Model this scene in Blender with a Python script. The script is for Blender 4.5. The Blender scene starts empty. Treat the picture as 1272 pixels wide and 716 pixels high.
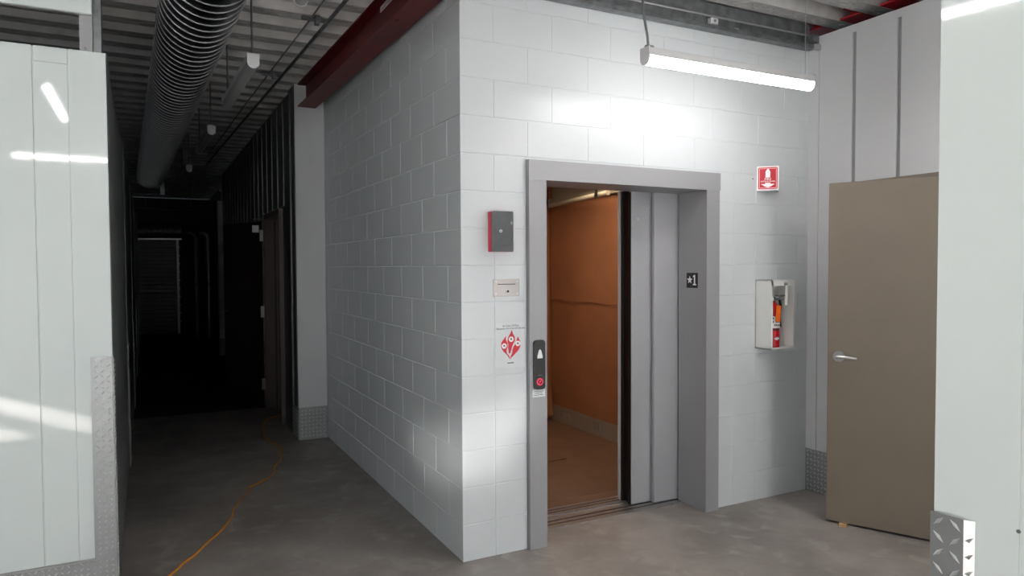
import bpy, math, random
from mathutils import Matrix, Vector
random.seed(7)
S = bpy.context.scene
COL = S.collection

# ------------------------------------------------------------------ camera
cam_d = bpy.data.cameras.new('camera')
cam_d.sensor_fit = 'HORIZONTAL'; cam_d.sensor_width = 36.0
cam_d.lens = 877.3 / 1272 * 36.0
cam_d.clip_start = 0.05; cam_d.clip_end = 100
cam = bpy.data.objects.new('camera', cam_d); COL.objects.link(cam)
_r = Vector((0.88799816, -0.45982312, -0.00468612)); _u = Vector((0.01865089, 0.02583213, 0.99949229))
_f = Vector((0.45946862, 0.88763472, -0.03151499)); _c = Vector((-1.51103575, -3.5162734, 1.62361496))
cam.matrix_world = Matrix(((_r.x, _u.x, -_f.x, _c.x), (_r.y, _u.y, -_f.y, _c.y), (_r.z, _u.z, -_f.z, _c.z), (0, 0, 0, 1)))
S.camera = cam

# ------------------------------------------------------------------ world, daylight, exposure
w = bpy.data.worlds.new('world'); S.world = w; w.use_nodes = True
bg = w.node_tree.nodes['Background']
bg.inputs[0].default_value = (0.75, 0.88, 1.0, 1); bg.inputs[1].default_value = 0.6
S.view_settings.view_transform = 'Standard'
S.view_settings.look = 'None'
S.view_settings.gamma = 1.0
S.view_settings.use_curve_mapping = False
S.view_settings.exposure = 0.0
LAMP2 = 80.0         # emission of the brighter lamps behind the viewer and the added lobby lamp
LAMP = 29.0          # emission of a lit strip lamp diffuser
CABLAMP = 6.5
DAY = (170.0, 25.0)   # watts of daylight entering each window
WINDOWS = ((-7.6, -4.2), (0.5, 1.7))        # x ranges of the two unseen windows; the right one is added as lobby fill
WZ0, WZ1, WY = 0.12, 2.6, -9.0
SUN = 185.0
for i, (a, b) in enumerate(WINDOWS):
    L = bpy.data.lights.new('window_daylight', 'AREA'); L.shape = 'RECTANGLE'
    L.size = b - a; L.size_y = WZ1 - WZ0; L.energy = DAY[i]; L.color = (0.86, 0.95, 1.0)
    o = bpy.data.objects.new('window_daylight', L); COL.objects.link(o)
    o.location = ((a + b) / 2, WY + 0.05, (WZ0 + WZ1) / 2)
    o.rotation_euler = (math.radians(90), 0, 0)          # faces +Y, into the building
L = bpy.data.lights.new('sun', 'SUN'); L.energy = SUN; L.angle = math.radians(1.5); L.color = (1.0, 0.98, 0.96)
o = bpy.data.objects.new('sun', L); COL.objects.link(o)
o.rotation_euler = Vector((.45, .80, -.42)).to_track_quat('-Z', 'Y').to_euler()
# added spots with no known source, making the bright patch on the block corner
GL = 2000.0
for (tx, ty, tz, deg, k) in ((.10, 0, .64, 3.2, 1.0), (.36, 0, .80, 2.2, .6), (0, .42, .50, 2.8, 1.0)):
    L = bpy.data.lights.new('corner_patch_spot', 'SPOT'); L.energy = GL * k; L.spot_size = math.radians(deg); L.spot_blend = 1.0; L.shadow_soft_size = .05; L.color = (1.0, .98, .94)
    o = bpy.data.objects.new('corner_patch_spot', L); COL.objects.link(o)
    o.location = (-4.6, WY + .02, .75)
    o.rotation_euler = (Vector((tx, ty, tz)) - o.location).to_track_quat('-Z', 'Y').to_euler()

# ------------------------------------------------------------------ helpers
def lin(c):
    return tuple(((v / 255) / 12.92 if v / 255 <= 0.04045 else ((v / 255 + 0.055) / 1.055) ** 2.4) for v in c) + (1,)

def mat(name, rgb, rough=0.5, metal=0.0, var=0.0, scale=8.0, bump=0.0, bscale=60.0, emit=0.0, spec=0.5, rgb2=None, stretch=None, coat=0.0):
    m = bpy.data.materials.new(name); m.use_nodes = True
    nt = m.node_tree; n = nt.nodes; p = n['Principled BSDF']
    base = lin(rgb)
    p.inputs['Base Color'].default_value = base
    p.inputs['Roughness'].default_value = rough; p.inputs['Metallic'].default_value = metal
    p.inputs['Specular IOR Level'].default_value = spec
    p.inputs['Coat Weight'].default_value = coat
    p.inputs['Coat Roughness'].default_value = 0.12
    tc = n.new('ShaderNodeTexCoord'); vec = tc.outputs['Object']
    if stretch:
        mp = n.new('ShaderNodeMapping'); mp.inputs['Scale'].default_value = stretch
        nt.links.new(vec, mp.inputs['Vector']); vec = mp.outputs['Vector']
    if var or rgb2:
        tx = n.new('ShaderNodeTexNoise'); tx.inputs['Scale'].default_value = scale; tx.inputs['Detail'].default_value = 6
        nt.links.new(vec, tx.inputs['Vector'])
        rp = n.new('ShaderNodeValToRGB')
        rp.color_ramp.elements[0].position = 0.32; rp.color_ramp.elements[1].position = 0.68
        if rgb2: b2 = lin(rgb2); b1 = base
        else:
            b1 = tuple(v * (1 - var) for v in base[:3]) + (1,); b2 = tuple(min(1, v * (1 + var)) for v in base[:3]) + (1,)
        rp.color_ramp.elements[0].color = b1; rp.color_ramp.elements[1].color = b2
        nt.links.new(tx.outputs['Fac'], rp.inputs['Fac']); nt.links.new(rp.outputs['Color'], p.inputs['Base Color'])
    if bump:
        t2 = n.new('ShaderNodeTexNoise'); t2.inputs['Scale'].default_value = bscale; t2.inputs['Detail'].default_value = 4
        nt.links.new(vec, t2.inputs['Vector'])
        bp = n.new('ShaderNodeBump'); bp.inputs['Strength'].default_value = bump; bp.inputs['Distance'].default_value = 0.01
        nt.links.new(t2.outputs['Fac'], bp.inputs['Height']); nt.links.new(bp.outputs['Normal'], p.inputs['Normal'])
    if emit:
        p.inputs['Emission Color'].default_value = base; p.inputs['Emission Strength'].default_value = emit
    return m

M = {}
M['block'] = mat('painted_block', (205, 209, 211), 0.30, bump=0.06, bscale=22, spec=0.5)
M['panel'] = mat('white_panel', (212, 219, 217), 0.045, bump=0.005, bscale=1.4, spec=0.5)
M['panel_r'] = mat('matte_white_panel', (212, 212, 214), 0.35)
M['groove'] = mat('grey_groove', (150, 151, 153), 0.5)
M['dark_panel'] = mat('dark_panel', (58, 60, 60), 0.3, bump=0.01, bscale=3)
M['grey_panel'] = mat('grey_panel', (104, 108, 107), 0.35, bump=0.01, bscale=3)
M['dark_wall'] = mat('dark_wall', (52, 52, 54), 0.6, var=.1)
M['plate'] = mat('diamond_plate', (160, 162, 162), 0.42, 0.7, bump=.02, bscale=30)
M['lug'] = mat('plate_highlight', (212, 213, 213), 0.3, 0.7)  # lighter copy of the plate; highlights on the lugs put into the colour
M['galv'] = mat('galvanised_steel', (128, 131, 133), 0.42, 0.75, var=.25, scale=14)
M['deck'] = mat('deck_steel', (190, 189, 187), 0.5, 0.2, var=.15, scale=6)
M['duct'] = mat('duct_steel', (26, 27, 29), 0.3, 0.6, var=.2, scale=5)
M['seam'] = mat('duct_seam', (178, 179, 181), 0.35, 0.7)
M['red_steel'] = mat('red_primer', (92, 20, 22), 0.5, var=.15, scale=9)
M['red_lit'] = mat('red_primer_lit', (190, 22, 40), 0.5, var=.1, scale=9)  # same red primer, with light put into a brighter colour
M['concrete_trim'] = mat('concrete_trim', (120, 116, 112), 0.7, var=.2)
M['frame'] = mat('grey_painted_steel', (150, 150, 152), 0.38, 0.15, bump=.01, bscale=120)
M['doorpanel'] = mat('grey_door_paint', (160, 160, 163), 0.36, 0.15)
M['black'] = mat('black', (10, 10, 11), 0.35)
M['rubber'] = mat('black_rubber', (16, 16, 17), 0.6)
M['chrome'] = mat('brushed_metal', (190, 190, 190), 0.28, 1.0)
M['alu'] = mat('aluminium_sill', (170, 166, 164), 0.4, 0.85, var=.12, scale=30)
M['wood'] = mat('brown_board', (158, 106, 72), 0.55, var=.10, scale=3.0, bump=.04, bscale=6)
M['card'] = mat('cardboard', (112, 84, 64), 0.7, var=.12, scale=4, bump=.05, bscale=5)
M['cream'] = mat('cream_metal', (168, 160, 140), 0.45)
M['skirt'] = mat('beige_skirting', (150, 138, 122), 0.5)
M['taupe'] = mat('taupe_door', (128, 117, 104), 0.42, var=.03, scale=3)
M['brown'] = mat('brown_door', (62, 52, 46), 0.45)
M['jamb'] = mat('brown_jamb', (98, 86, 82), 0.5)
M['white'] = mat('white_enamel', (228, 228, 224), 0.35)
M['lampwhite'] = mat('lamp_housing', (200, 200, 200), 0.45)
M['unlit'] = mat('unlit_diffuser', (150, 150, 150), 0.4)
M['lit'] = mat('lit_diffuser', (255, 252, 250), 0.4, emit=LAMP)
M['lit_back'] = mat('lit_diffuser_back', (255, 252, 250), 0.4, emit=LAMP2)
M['cablit'] = mat('cab_lamp_diffuser', (255, 232, 205), 0.4, emit=CABLAMP)
M['sign_red'] = mat('sign_red', (196, 18, 46), 0.4)
M['sign_white'] = mat('sign_white', (244, 240, 242), 0.45)
M['paper'] = mat('paper', (212, 216, 218), 0.6)
M['ink'] = mat('ink', (28, 28, 30), 0.6)
M['alarm_red'] = mat('alarm_red', (184, 26, 62), 0.35)
M['alarm_face'] = mat('alarm_face', (92, 94, 95), 0.22, 0.6, var=.15, scale=20)
M['steel_plate'] = mat('stainless_plate', (172, 168, 166), 0.4, 0.8, stretch=(2, 2, 80), var=.1)
M['button'] = mat('button_grey', (205, 206, 206), 0.4, emit=.25)
M['button_red'] = mat('button_red', (220, 50, 84), 0.4, emit=.35)
M['ext_red'] = mat('extinguisher_red', (192, 16, 28), 0.25)
M['orange'] = mat('orange_tag', (240, 112, 30), 0.5)
M['cord'] = mat('cord_orange', (214, 138, 22), 0.5)
M['pine'] = mat('pine_wedge', (196, 160, 112), 0.6, var=.1, scale=20)
M['glass'] = mat('window_frame_white', (225, 225, 225), 0.4)
M['pipe'] = mat('pipe_steel', (150, 152, 155), 0.3, 0.9)

def floor_mat(name, c1, c2, c3, rough):
    m = bpy.data.materials.new(name); m.use_nodes = True
    nt = m.node_tree; n = nt.nodes; p = n['Principled BSDF']
    tc = n.new('ShaderNodeTexCoord')
    a = n.new('ShaderNodeTexNoise'); a.inputs['Scale'].default_value = 1.3; a.inputs['Detail'].default_value = 7; a.inputs['Roughness'].default_value = .62
    b = n.new('ShaderNodeTexNoise'); b.inputs['Scale'].default_value = 6; b.inputs['Detail'].default_value = 8; b.inputs['Distortion'].default_value = .6
    for t in (a, b): nt.links.new(tc.outputs['Object'], t.inputs['Vector'])
    r = n.new('ShaderNodeValToRGB'); r.color_ramp.elements[0].position = .36; r.color_ramp.elements[1].position = .64
    r.color_ramp.elements[0].color = lin(c1); r.color_ramp.elements[1].color = lin(c2)
    nt.links.new(a.outputs['Fac'], r.inputs['Fac'])
    r2 = n.new('ShaderNodeValToRGB'); r2.color_ramp.elements[0].position = .54; r2.color_ramp.elements[1].position = .72
    r2.color_ramp.elements[0].color = (0, 0, 0, 1); r2.color_ramp.elements[1].color = (.6, .6, .6, 1)
    nt.links.new(b.outputs['Fac'], r2.inputs['Fac'])
    mx = n.new('ShaderNodeMix'); mx.data_type = 'RGBA'
    nt.links.new(r2.outputs['Color'], mx.inputs['Factor']); nt.links.new(r.outputs['Color'], mx.inputs[6])
    mx.inputs[7].default_value = lin(c3)
    nt.links.new(mx.outputs[2], p.inputs['Base Color'])
    p.inputs['Roughness'].default_value = rough; p.inputs['Specular IOR Level'].default_value = .35
    bp = n.new('ShaderNodeBump'); bp.inputs['Strength'].default_value = .06; bp.inputs['Distance'].default_value = .01
    nt.links.new(b.outputs['Fac'], bp.inputs['Height']); nt.links.new(bp.outputs['Normal'], p.inputs['Normal'])
    return m
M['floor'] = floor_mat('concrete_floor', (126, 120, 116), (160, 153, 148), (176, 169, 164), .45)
M['floor_dark'] = floor_mat('darker_floor', (44, 42, 42), (56, 54, 53), (62, 60, 58), .5)  # same mottled floor in a darker tone

class MB:
    """collects shapes in world coordinates into one mesh"""
    def __init__(s, mtx=None): s.v = []; s.f = []; s.m = mtx; s.smooth = False
    def add(s, vs, fs):
        o = len(s.v)
        s.v += [tuple(s.m @ Vector(v)) if s.m else tuple(v) for v in vs]
        s.f += [tuple(i + o for i in f) for f in fs]; return s
    def box(s, a, b):
        x0, x1 = sorted((a[0], b[0])); y0, y1 = sorted((a[1], b[1])); z0, z1 = sorted((a[2], b[2]))
        return s.add([(x0, y0, z0), (x1, y0, z0), (x1, y1, z0), (x0, y1, z0), (x0, y0, z1), (x1, y0, z1), (x1, y1, z1), (x0, y1, z1)],
                     [(0, 3, 2, 1), (4, 5, 6, 7), (0, 1, 5, 4), (1, 2, 6, 5), (2, 3, 7, 6), (3, 0, 4, 7)])
    def cbox(s, a, b, c):
        """box with all edges chamfered by c"""
        lo = [min(p, q) for p, q in zip(a, b)]; hi = [max(p, q) for p, q in zip(a, b)]
        vs = []; idx = {}
        for ix in (0, 1):
            for iy in (0, 1):
                for iz in (0, 1):
                    P = [(lo, hi)[i][k] for k, i in enumerate((ix, iy, iz))]
                    D = [c if i == 0 else -c for i in (ix, iy, iz)]
                    for ax in range(3):
                        q = list(P)
                        for k in range(3):
                            if k != ax: q[k] += D[k]
                        idx[ix, iy, iz, ax] = len(vs); vs.append(q)
        fs = []
        for ax in range(3):
            o1, o2 = [k for k in range(3) if k != ax]
            for sd in (0, 1):
                ring = []
                for (p1, p2) in ((0, 0), (1, 0), (1, 1), (0, 1)):
                    t = [0, 0, 0]; t[ax] = sd; t[o1] = p1; t[o2] = p2; ring.append(idx[t[0], t[1], t[2], ax])
                fs.append(tuple(ring))
        for ax in range(3):           # edges along ax
            o1, o2 = [k for k in range(3) if k != ax]
            for p1 in (0, 1):
                for p2 in (0, 1):
                    A = [0, 0, 0]; A[o1] = p1; A[o2] = p2; B = list(A); B[ax] = 1
                    fs.append((idx[(*A, o1)], idx[(*A, o2)], idx[(*B, o2)], idx[(*B, o1)]))
        for ix in (0, 1):
            for iy in (0, 1):
                for iz in (0, 1): fs.append(tuple(idx[ix, iy, iz, k] for k in range(3)))
        return s.add(vs, fs)
    def tube(s, pts, r, n=10, cap=True):
        pts = [Vector(p) for p in pts]; rs = r if isinstance(r, (list, tuple)) else [r] * len(pts)
        t0 = (pts[1] - pts[0]).normalized()
        up = Vector((0, 0, 1)) if abs(t0.z) < .9 else Vector((1, 0, 0))
        vs = []
        for i, P in enumerate(pts):
            t = (pts[min(i + 1, len(pts) - 1)] - pts[max(i - 1, 0)]).normalized()
            a = t.cross(up).normalized(); b = a.cross(t)
            for k in range(n):
                th = 2 * math.pi * k / n; vs.append(P + (a * math.cos(th) + b * math.sin(th)) * rs[i])
        fs = []
        for i in range(len(pts) - 1):
            for k in range(n):
                fs.append((i * n + k, i * n + (k + 1) % n, (i + 1) * n + (k + 1) % n, (i + 1) * n + k))
        if cap: fs += [tuple(range(n)), tuple(range(len(pts) * n - 1, (len(pts) - 1) * n - 1, -1))]
        s.smooth = True
        return s.add(vs, fs)
    def prism(s, poly, fn, d0, d1):
        """poly: 2D outline; fn(u, v, d) -> 3D point; extruded from d0 to d1"""
        n = len(poly)
        vs = [fn(u, v, d0) for u, v in poly] + [fn(u, v, d1) for u, v in poly]
        fs = [tuple(range(n)), tuple(range(2 * n - 1, n - 1, -1))] + [(i, i + n, (i + 1) % n + n, (i + 1) % n) for i in range(n)]
        return s.add(vs, fs)

ORG = {}
def link(name, me, parent=None):
    o = bpy.data.objects.new(name, me); COL.objects.link(o)
    if parent: o.parent = parent
    return o
def obj(name, mb, m, parent=None, origin=None):
    xs = list(zip(*mb.v))
    if origin is None:
        origin = Vector(((min(xs[0]) + max(xs[0])) / 2, (min(xs[1]) + max(xs[1])) / 2, min(xs[2])))
    origin = Vector(origin)
    me = bpy.data.meshes.new(name)
    me.from_pydata([tuple(Vector(v) - origin) for v in mb.v], [], mb.f)
    import bmesh
    bm = bmesh.new(); bm.from_mesh(me); bmesh.ops.recalc_face_normals(bm, faces=bm.faces)
    if mb.smooth:
        for f in bm.faces: f.smooth = True
        for e in bm.edges:
            if len(e.link_faces) == 2 and e.calc_face_angle(0) > .6: e.smooth = False
    bm.to_mesh(me); bm.free()
    me.materials.append(M[m])
    o = link(name, me, parent)
    ORG[o.name] = origin
    o.location = origin - (ORG[parent.name] if parent else Vector((0, 0, 0)))
    return o
def tag(o, label=None, cat=None, group=None, kind=None):
    if label: o['label'] = label
    if cat: o['category'] = cat
    if group: o['group'] = group
    if kind: o['kind'] = kind
    return o
def thing(name, loc, label=None, cat=None, group=None, kind=None):
    o = link(name, None); o.location = loc; ORG[o.name] = Vector(loc); o.empty_display_size = .1
    return tag(o, label, cat, group, kind)
def struct(o, label, cat): return tag(o, label, cat, None, 'structure')
def text(name, s, size, mtx, m, parent, align='CENTER', depth=.0004):
    """lettering as a thin mesh; mtx maps text x,y to the world"""
    cu = bpy.data.curves.new(name, 'FONT'); cu.body = s; cu.size = size; cu.align_x = align; cu.align_y = 'CENTER'; cu.extrude = depth; cu.resolution_u = 2
    t = bpy.data.objects.new(name, cu); COL.objects.link(t)
    dg = bpy.context.evaluated_depsgraph_get(); me = bpy.data.meshes.new_from_object(t.evaluated_get(dg))
    bpy.data.objects.remove(t); bpy.data.curves.remove(cu)
    mb = MB(mtx); mb.add([tuple(v.co) for v in me.vertices], [tuple(p.vertices) for p in me.polygons]); bpy.data.meshes.remove(me)
    return obj(name, mb, m, parent)
def face_mtx(origin, right, up=(0, 0, 1)):
    r = Vector(right).normalized(); u = Vector(up).normalized(); n = r.cross(u)
    return Matrix(((r.x, u.x, n.x, origin[0]), (r.y, u.y, n.y, origin[1]), (r.z, u.z, n.z, origin[2]), (0, 0, 0, 1)))
def circle(cx, cy, r, n=20, a0=0, a1=2 * math.pi):
    full = abs(a1 - a0 - 2 * math.pi) < 1e-6
    return [(cx + r * math.cos(a0 + (a1 - a0) * i / (n if full else n - 1)), cy + r * math.sin(a0 + (a1 - a0) * i / (n if full else n - 1))) for i in range(n)]
ID = lambda u, v, d: (u, v, d)
def rrect(x0, y0, x1, y1, r, n=5):
    p = []
    for cx, cy, a in ((x1 - r, y1 - r, 0), (x0 + r, y1 - r, 90), (x0 + r, y0 + r, 180), (x1 - r, y0 + r, 270)):
        p += circle(cx, cy, r, n, math.radians(a), math.radians(a + 90))
    return p

def tread_plate(parent, mtx, wdt, hgt, t=.003, pitch=.030, name='kick_plate', lug=.003):
    """diamond tread plate in local x (width) y (height), z out of the wall; lugs are real"""
    mb = MB(mtx).box((0, 0, 0), (wdt, hgt, t)); pl = obj(name, mb, 'plate', parent)
    lg = MB(mtx); nx = max(1, int(wdt / pitch)); ny = int(hgt / pitch)
    ox = (wdt - (nx - 1) * pitch) / 2; oy = (hgt - (ny - 1) * pitch) / 2
    a, b = pitch * .46, pitch * .13
    for i in range(nx):
        for j in range(ny):
            cx, cy = ox + i * pitch, oy + j * pitch; th = math.radians(45 if (i + j) % 2 else -45)
            c, s = math.cos(th), math.sin(th)
            P = [(-a, 0), (0, -b), (a, 0), (0, b)]; Q = [(-a * .6, 0), (a * .6, 0)]
            vs = [(cx + x * c - y * s, cy + x * s + y * c, t) for x, y in P] + [(cx + x * c - y * s, cy + x * s + y * c, t + lug) for x, y in Q]
            if min(v[0] for v in vs) < 0 or max(v[0] for v in vs) > wdt: 
                vs = [(min(max(v[0], .0005), wdt - .0005), v[1], v[2]) for v in vs]
            lg.add(vs, [(0, 1, 5, 4), (1, 2, 5), (2, 3, 4, 5), (3, 0, 4)])
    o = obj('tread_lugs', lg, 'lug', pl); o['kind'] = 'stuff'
    return pl

C = .2032
# ================================================================== THE SETTING
fl = MB().box((-8, -9.2, -.15), (6, 5.02, 0))
struct(obj('floor', fl, 'floor', origin=(0, 0, 0)), 'grey brown concrete floor with faint stains', 'floor')
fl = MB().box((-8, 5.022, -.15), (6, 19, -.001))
struct(obj('floor', fl, 'floor_dark', origin=(0, 8, 0)), 'darker floor beyond the corridor doorway', 'floor')

# corrugated steel deck
dk = MB(); dz = 3.315; pit = .3048; y = -9.3; prof = []
while y < 19:
    prof += [(y, dz), (y + .125, dz), (y + .155, dz + .075), (y + .275, dz + .075)]; y += pit
xs_ = [-8.2, 6.2]
vs = [(x, a, b) for x in xs_ for a, b in prof]; n = len(prof)
dk.add(vs, [(i, i + 1, n + i + 1, n + i) for i in range(n - 1)])
struct(obj('ceiling', dk, 'deck', origin=(0, 0, 0)), 'ribbed galvanised steel deck overhead', 'ceiling')
obj('deck_cover', MB().box((-8.2, -9.3, dz + .08), (6.2, 19, dz + .2)), 'dark_wall', bpy.data.objects['ceiling'])

em = MB(); q = 0
yr = -9.3
while yr < 7.5:
    if yr > -1.6:
        for row, yo in enumerate((.042, .083)):
            x = -3.2 + (.045 if row % 2 else 0)
            while x < 3.4:
                l_, h_ = .028, .005
                sk_ = .006 * (1 if q % 2 else -1)
                em.add([(x - l_, yr + yo - .007 - sk_, dz), (x + l_, yr + yo - .007 + sk_, dz), (x + l_, yr + yo + .007 + sk_, dz), (x - l_, yr + yo + .007 - sk_, dz),
                        (x - l_ * .6, yr + yo - sk_ * .6, dz - h_), (x + l_ * .6, yr + yo + sk_ * .6, dz - h_)], [(0, 1, 5, 4), (1, 2, 5), (2, 3, 4, 5), (3, 0, 4)])
                x += .092; q += 1
    yr += pit
o = obj('deck_embossments', em, 'deck', bpy.data.objects['ceiling']); o['kind'] = 'stuff'

# ---- block walls
JW = .0027   # half joint
def block(parent, a, b):
    return obj('block', MB().cbox(a, b, .0019), 'block', parent)
# front wall (faces -Y): core behind the block faces, opening for the elevator
wf = MB(); rc = .0023
wf.box((rc, rc, 0), (.402, .20, 3.30)); wf.box((1.830, rc, 0), (2.69, .20, 3.30)); wf.box((.402, rc, 2.224), (1.830, .20, 3.30))
wfo = struct(obj('wall_front', wf, 'block'), 'white painted block wall around the elevator door', 'wall')
for k in range(16):
    z0, z1 = k * C + JW, (k + 1) * C - JW
    if k == 0: z0 = 0
    odd = k % 2
    segs = []
    if k < 11:
        left = [0, .198, .404] if k not in (9, 10) else [0, .404]
        if not odd: left = left[1:] if k != 10 else [.198, .404]
        segs += list(zip(left, left[1:]))
        right = [1.829, 1.972] + ([2.385] if odd else [2.178, 2.586]) + [2.69]
        segs += list(zip(right, right[1:]))
    else:
        js = [.411 + .4064 * i for i in range(6)] if odd else [.57 + .4064 * i for i in range(6)]
        js = [0 if odd else .198] + js + [2.69]
        segs += list(zip(js, js[1:]))
    for a, b in segs:
        zz0 = max(z0, 0)
        corner = a == 0
        block(wfo, (a if corner else a + JW, 0, zz0), (b - (0 if b > 2.68 else JW), .188 if corner else .10, z1))
# side wall (faces -X)
ws = MB().box((rc, .2, 0), (.20, 3.30, 3.30))
wso = struct(obj('wall_side', ws, 'block'), 'white painted block wall running down the corridor', 'wall')
for k in range(16):
    z0, z1 = (k * C + JW if k else 0), (k + 1) * C - JW
    j0 = .191 if k % 2 else 0
    js = [j0] + [(.191 + .4064 if k % 2 else .394) + .4064 * i for i in range(9)]
    js = [j for j in js if j < 3.1] + [3.22]
    for a, b in zip(js, js[1:]):
        corner = a == 0
        block(wso, (0, a if corner else a + JW, z0), (.194 if corner else .10, b - JW, z1))
obj('shaft_core', MB().box((.2, 3.1, 0), (2.69, 3.3, 3.3)), 'dark_wall', wso)

# ---- right wall of the lobby: flat steel panels with recessed ribs, door opening at Y -1.36 .. -.42
X0 = 2.69
wr = MB()
wr.box((X0 + .012, -.40, 0), (X0 + .12, .2, 3.22)); wr.box((X0 + .012, -1.36, 2.15), (X0 + .12, -.40, 3.22)); wr.box((X0 + .012, -9.0, 0), (X0 + .12, -1.36, 3.22))
wro = struct(obj('wall_right', wr, 'groove'), 'white steel panel wall with narrow vertical grooves', 'wall')
obj('top_band', MB().box((X0, -9, 3.165), (X0 + .012, 0, 3.215)), 'panel_r', wro)
gy = [0] + [-.36 - .315 * i for i in range(28)]
for i, (a, b) in enumerate(zip(gy, gy[1:])):
    if i == 0:
        obj('panel', MB().box((X0 - .004, -.085, 0), (X0 + .012, 0, 3.165)), 'panel_r', wro)
        a = -.088; 
    else: a -= .014
    b += .014
    lo = 2.15 if (b > -1.40 and a < -.38) else 0
    if i == 0: lo = 0
    if i == 1:   # panel crossing the latch side of the opening
        obj('panel', MB().box((X0, -.40, 0), (X0 + .012, a, 2.15)), 'panel_r', wro)
    obj('panel', MB().box((X0, b, lo), (X0 + .012, a, 3.165)), 'panel_r', wro)
tread_plate(wro, face_mtx((X0 - .004, -.002, 0), (0, -1, 0)), .37, .305)
# room behind that door
obj('room_backing', MB().box((4.2, -2.2, 0), (4.3, .3, 3.22)).box((X0 + .12, -2.3, 0), (4.2, -2.2, 3.22)).box((X0 + .12, .2, 0), (4.2, .3, 3.22)), 'dark_wall', wro)

# ---- near right partition (faces -X) at the end of the lobby
RN = Matrix.Translation((0, -2.588, 0)) @ Matrix.Rotation(.065, 4, 'Z') @ Matrix.Translation((0, 2.588, 0))
wn = MB(RN).box((.004, -2.60, 0), (.12, -6.2, 2.6))
wno = struct(obj('wall_near', wn, 'panel'), 'glossy white partition panel closest on the right', 'wall')
obj('panel', MB(RN).box((0, -2.588, .0), (.010, -2.752, 2.6)), 'panel', wno)
obj('panel', MB(RN).box((0, -2.7525, .0), (.006, -3.9, 2.6)), 'panel', wno)
obj('panel', MB(RN).box((0, -3.905, .0), (.006, -6.2, 2.6)), 'panel', wno)
obj('screw', MB(RN @ face_mtx((-.0005, -2.751, 1.094), (0, -1, 0))).prism(circle(0, 0, .004, 10), ID, 0, .002), 'galv', wno)
g = tread_plate(wno, RN @ face_mtx((-.006, -2.585, 0), (0, -1, 0)), .068, 1.088, name='corner_guard', pitch=.034)
m45 = RN @ face_mtx((-.009, -2.653, 0), (.5, -1, 0))
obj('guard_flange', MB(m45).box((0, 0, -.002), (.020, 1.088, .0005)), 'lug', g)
lg = MB(m45)
for j in range(30):
    cy = .03 + j * .035; lg.add([(.002, cy, .0005), (.010, cy - .004, .0005), (.018, cy + .008, .0005), (.010, cy + .006, .0005), (.010, cy + .002, .003)], [(0, 1, 4), (1, 2, 4), (2, 3, 4), (3, 0, 4)])
o = obj('tread_lugs', lg, 'plate', g); o['kind'] = 'stuff'

# ---- left partition (faces -Y)
LY = .17; LX = -1.655
wl = MB().box((-8, LY + .006, 0), (LX - .003, LY + .12, 2.585))
wlo = struct(obj('wall_left', wl, 'panel'), 'glossy white panel partition left of the corridor', 'wall')
def lp(x0, x1, z0, z1, d=0, m='panel'): return obj('panel', MB().cbox((x0, LY + d, z0), (x1, LY + .03, z1), .0015), m, wlo)
lp(-1.801, LX, 0, 2.588, .0)
lp(-1.929, -1.803, 0, 2.52, .004)
lp(-1.929, -1.803, 2.522, 2.588, .0)
xx = -1.934
for wd in (.62, .13, .62, .13, .62, .13, .62, .13, .62, .13, 2.3):
    lp(xx - wd + .003, xx, 0, 2.588, .0 if wd > .2 else .004); xx -= wd
    if xx < -7.9: break
tread_plate(wlo, face_mtx((-1.733, LY - .004, .305), (1, 0, 0)), .076, .915, name='corner_guard', pitch=.0245)
obj('guard_flange', MB().box((-1.741, LY - .010, .305), (-1.733, LY, 1.22)), 'plate', wlo)
tread_plate(wlo, face_mtx((-3.4, LY - .004, 0), (1, 0, 0)), 3.4 - 1.657, .305, pitch=.0245)
obj('guard_flange', MB().box((-3.4, LY - .012, .296), (-1.741, LY, .305)), 'chrome', wlo)
tread_plate(wlo, face_mtx((LX + .001, LY, 0), (0, 1, 0)), .08, 1.22, name='corner_guard', pitch=.0245)

# ---- corridor left wall (faces +X), panels and pilasters
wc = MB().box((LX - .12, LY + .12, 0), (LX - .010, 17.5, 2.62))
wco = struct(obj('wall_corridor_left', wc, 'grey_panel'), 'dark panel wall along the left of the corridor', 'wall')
yy = LY + .12
for i in range(12):
    w_ = .28 if i % 2 == 0 else 2.4
    if yy + w_ > 17.5: break
    if i % 2 == 0:
        obj('pilaster', MB().box((LX - .01, yy, 0), (LX, yy + w_, 2.62)), 'grey_panel', wco)
        if i: tread_plate(wco, face_mtx((LX, yy, 0), (0, 1, 0)), w_, 1.0 if i < 6 else 1.2, pitch=.05)
    else:
        obj('panel', MB().box((LX - .03, yy + .03, .02), (LX - .006, yy + w_ - .03, 2.2)), 'grey_panel', wco)
    yy += w_

# ---- corridor right wall (faces -X) beyond the column, with doorway Y 4.02 .. 4.98
RX = -.27
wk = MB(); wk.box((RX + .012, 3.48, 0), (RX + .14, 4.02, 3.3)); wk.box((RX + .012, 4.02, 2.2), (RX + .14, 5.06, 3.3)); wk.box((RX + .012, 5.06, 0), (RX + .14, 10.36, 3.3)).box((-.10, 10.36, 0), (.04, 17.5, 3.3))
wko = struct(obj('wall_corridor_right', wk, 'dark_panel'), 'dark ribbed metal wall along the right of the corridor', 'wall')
ry = 3.50
i = 0
while ry < 9.9:
    lo = 2.24 if 3.95 < ry + .1 < 5.06 else .0
    obj('panel', MB().box((RX + .002, ry + .015, lo), (RX + .012, ry + .345, 3.29)), 'dark_panel', wko)
    obj('rib', MB().box((RX - .006, ry - .012, lo), (RX + .012, ry + .012, 3.29)), 'galv' if i < 8 else 'dark_panel', wko)
    ry += .36; i += 1
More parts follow.
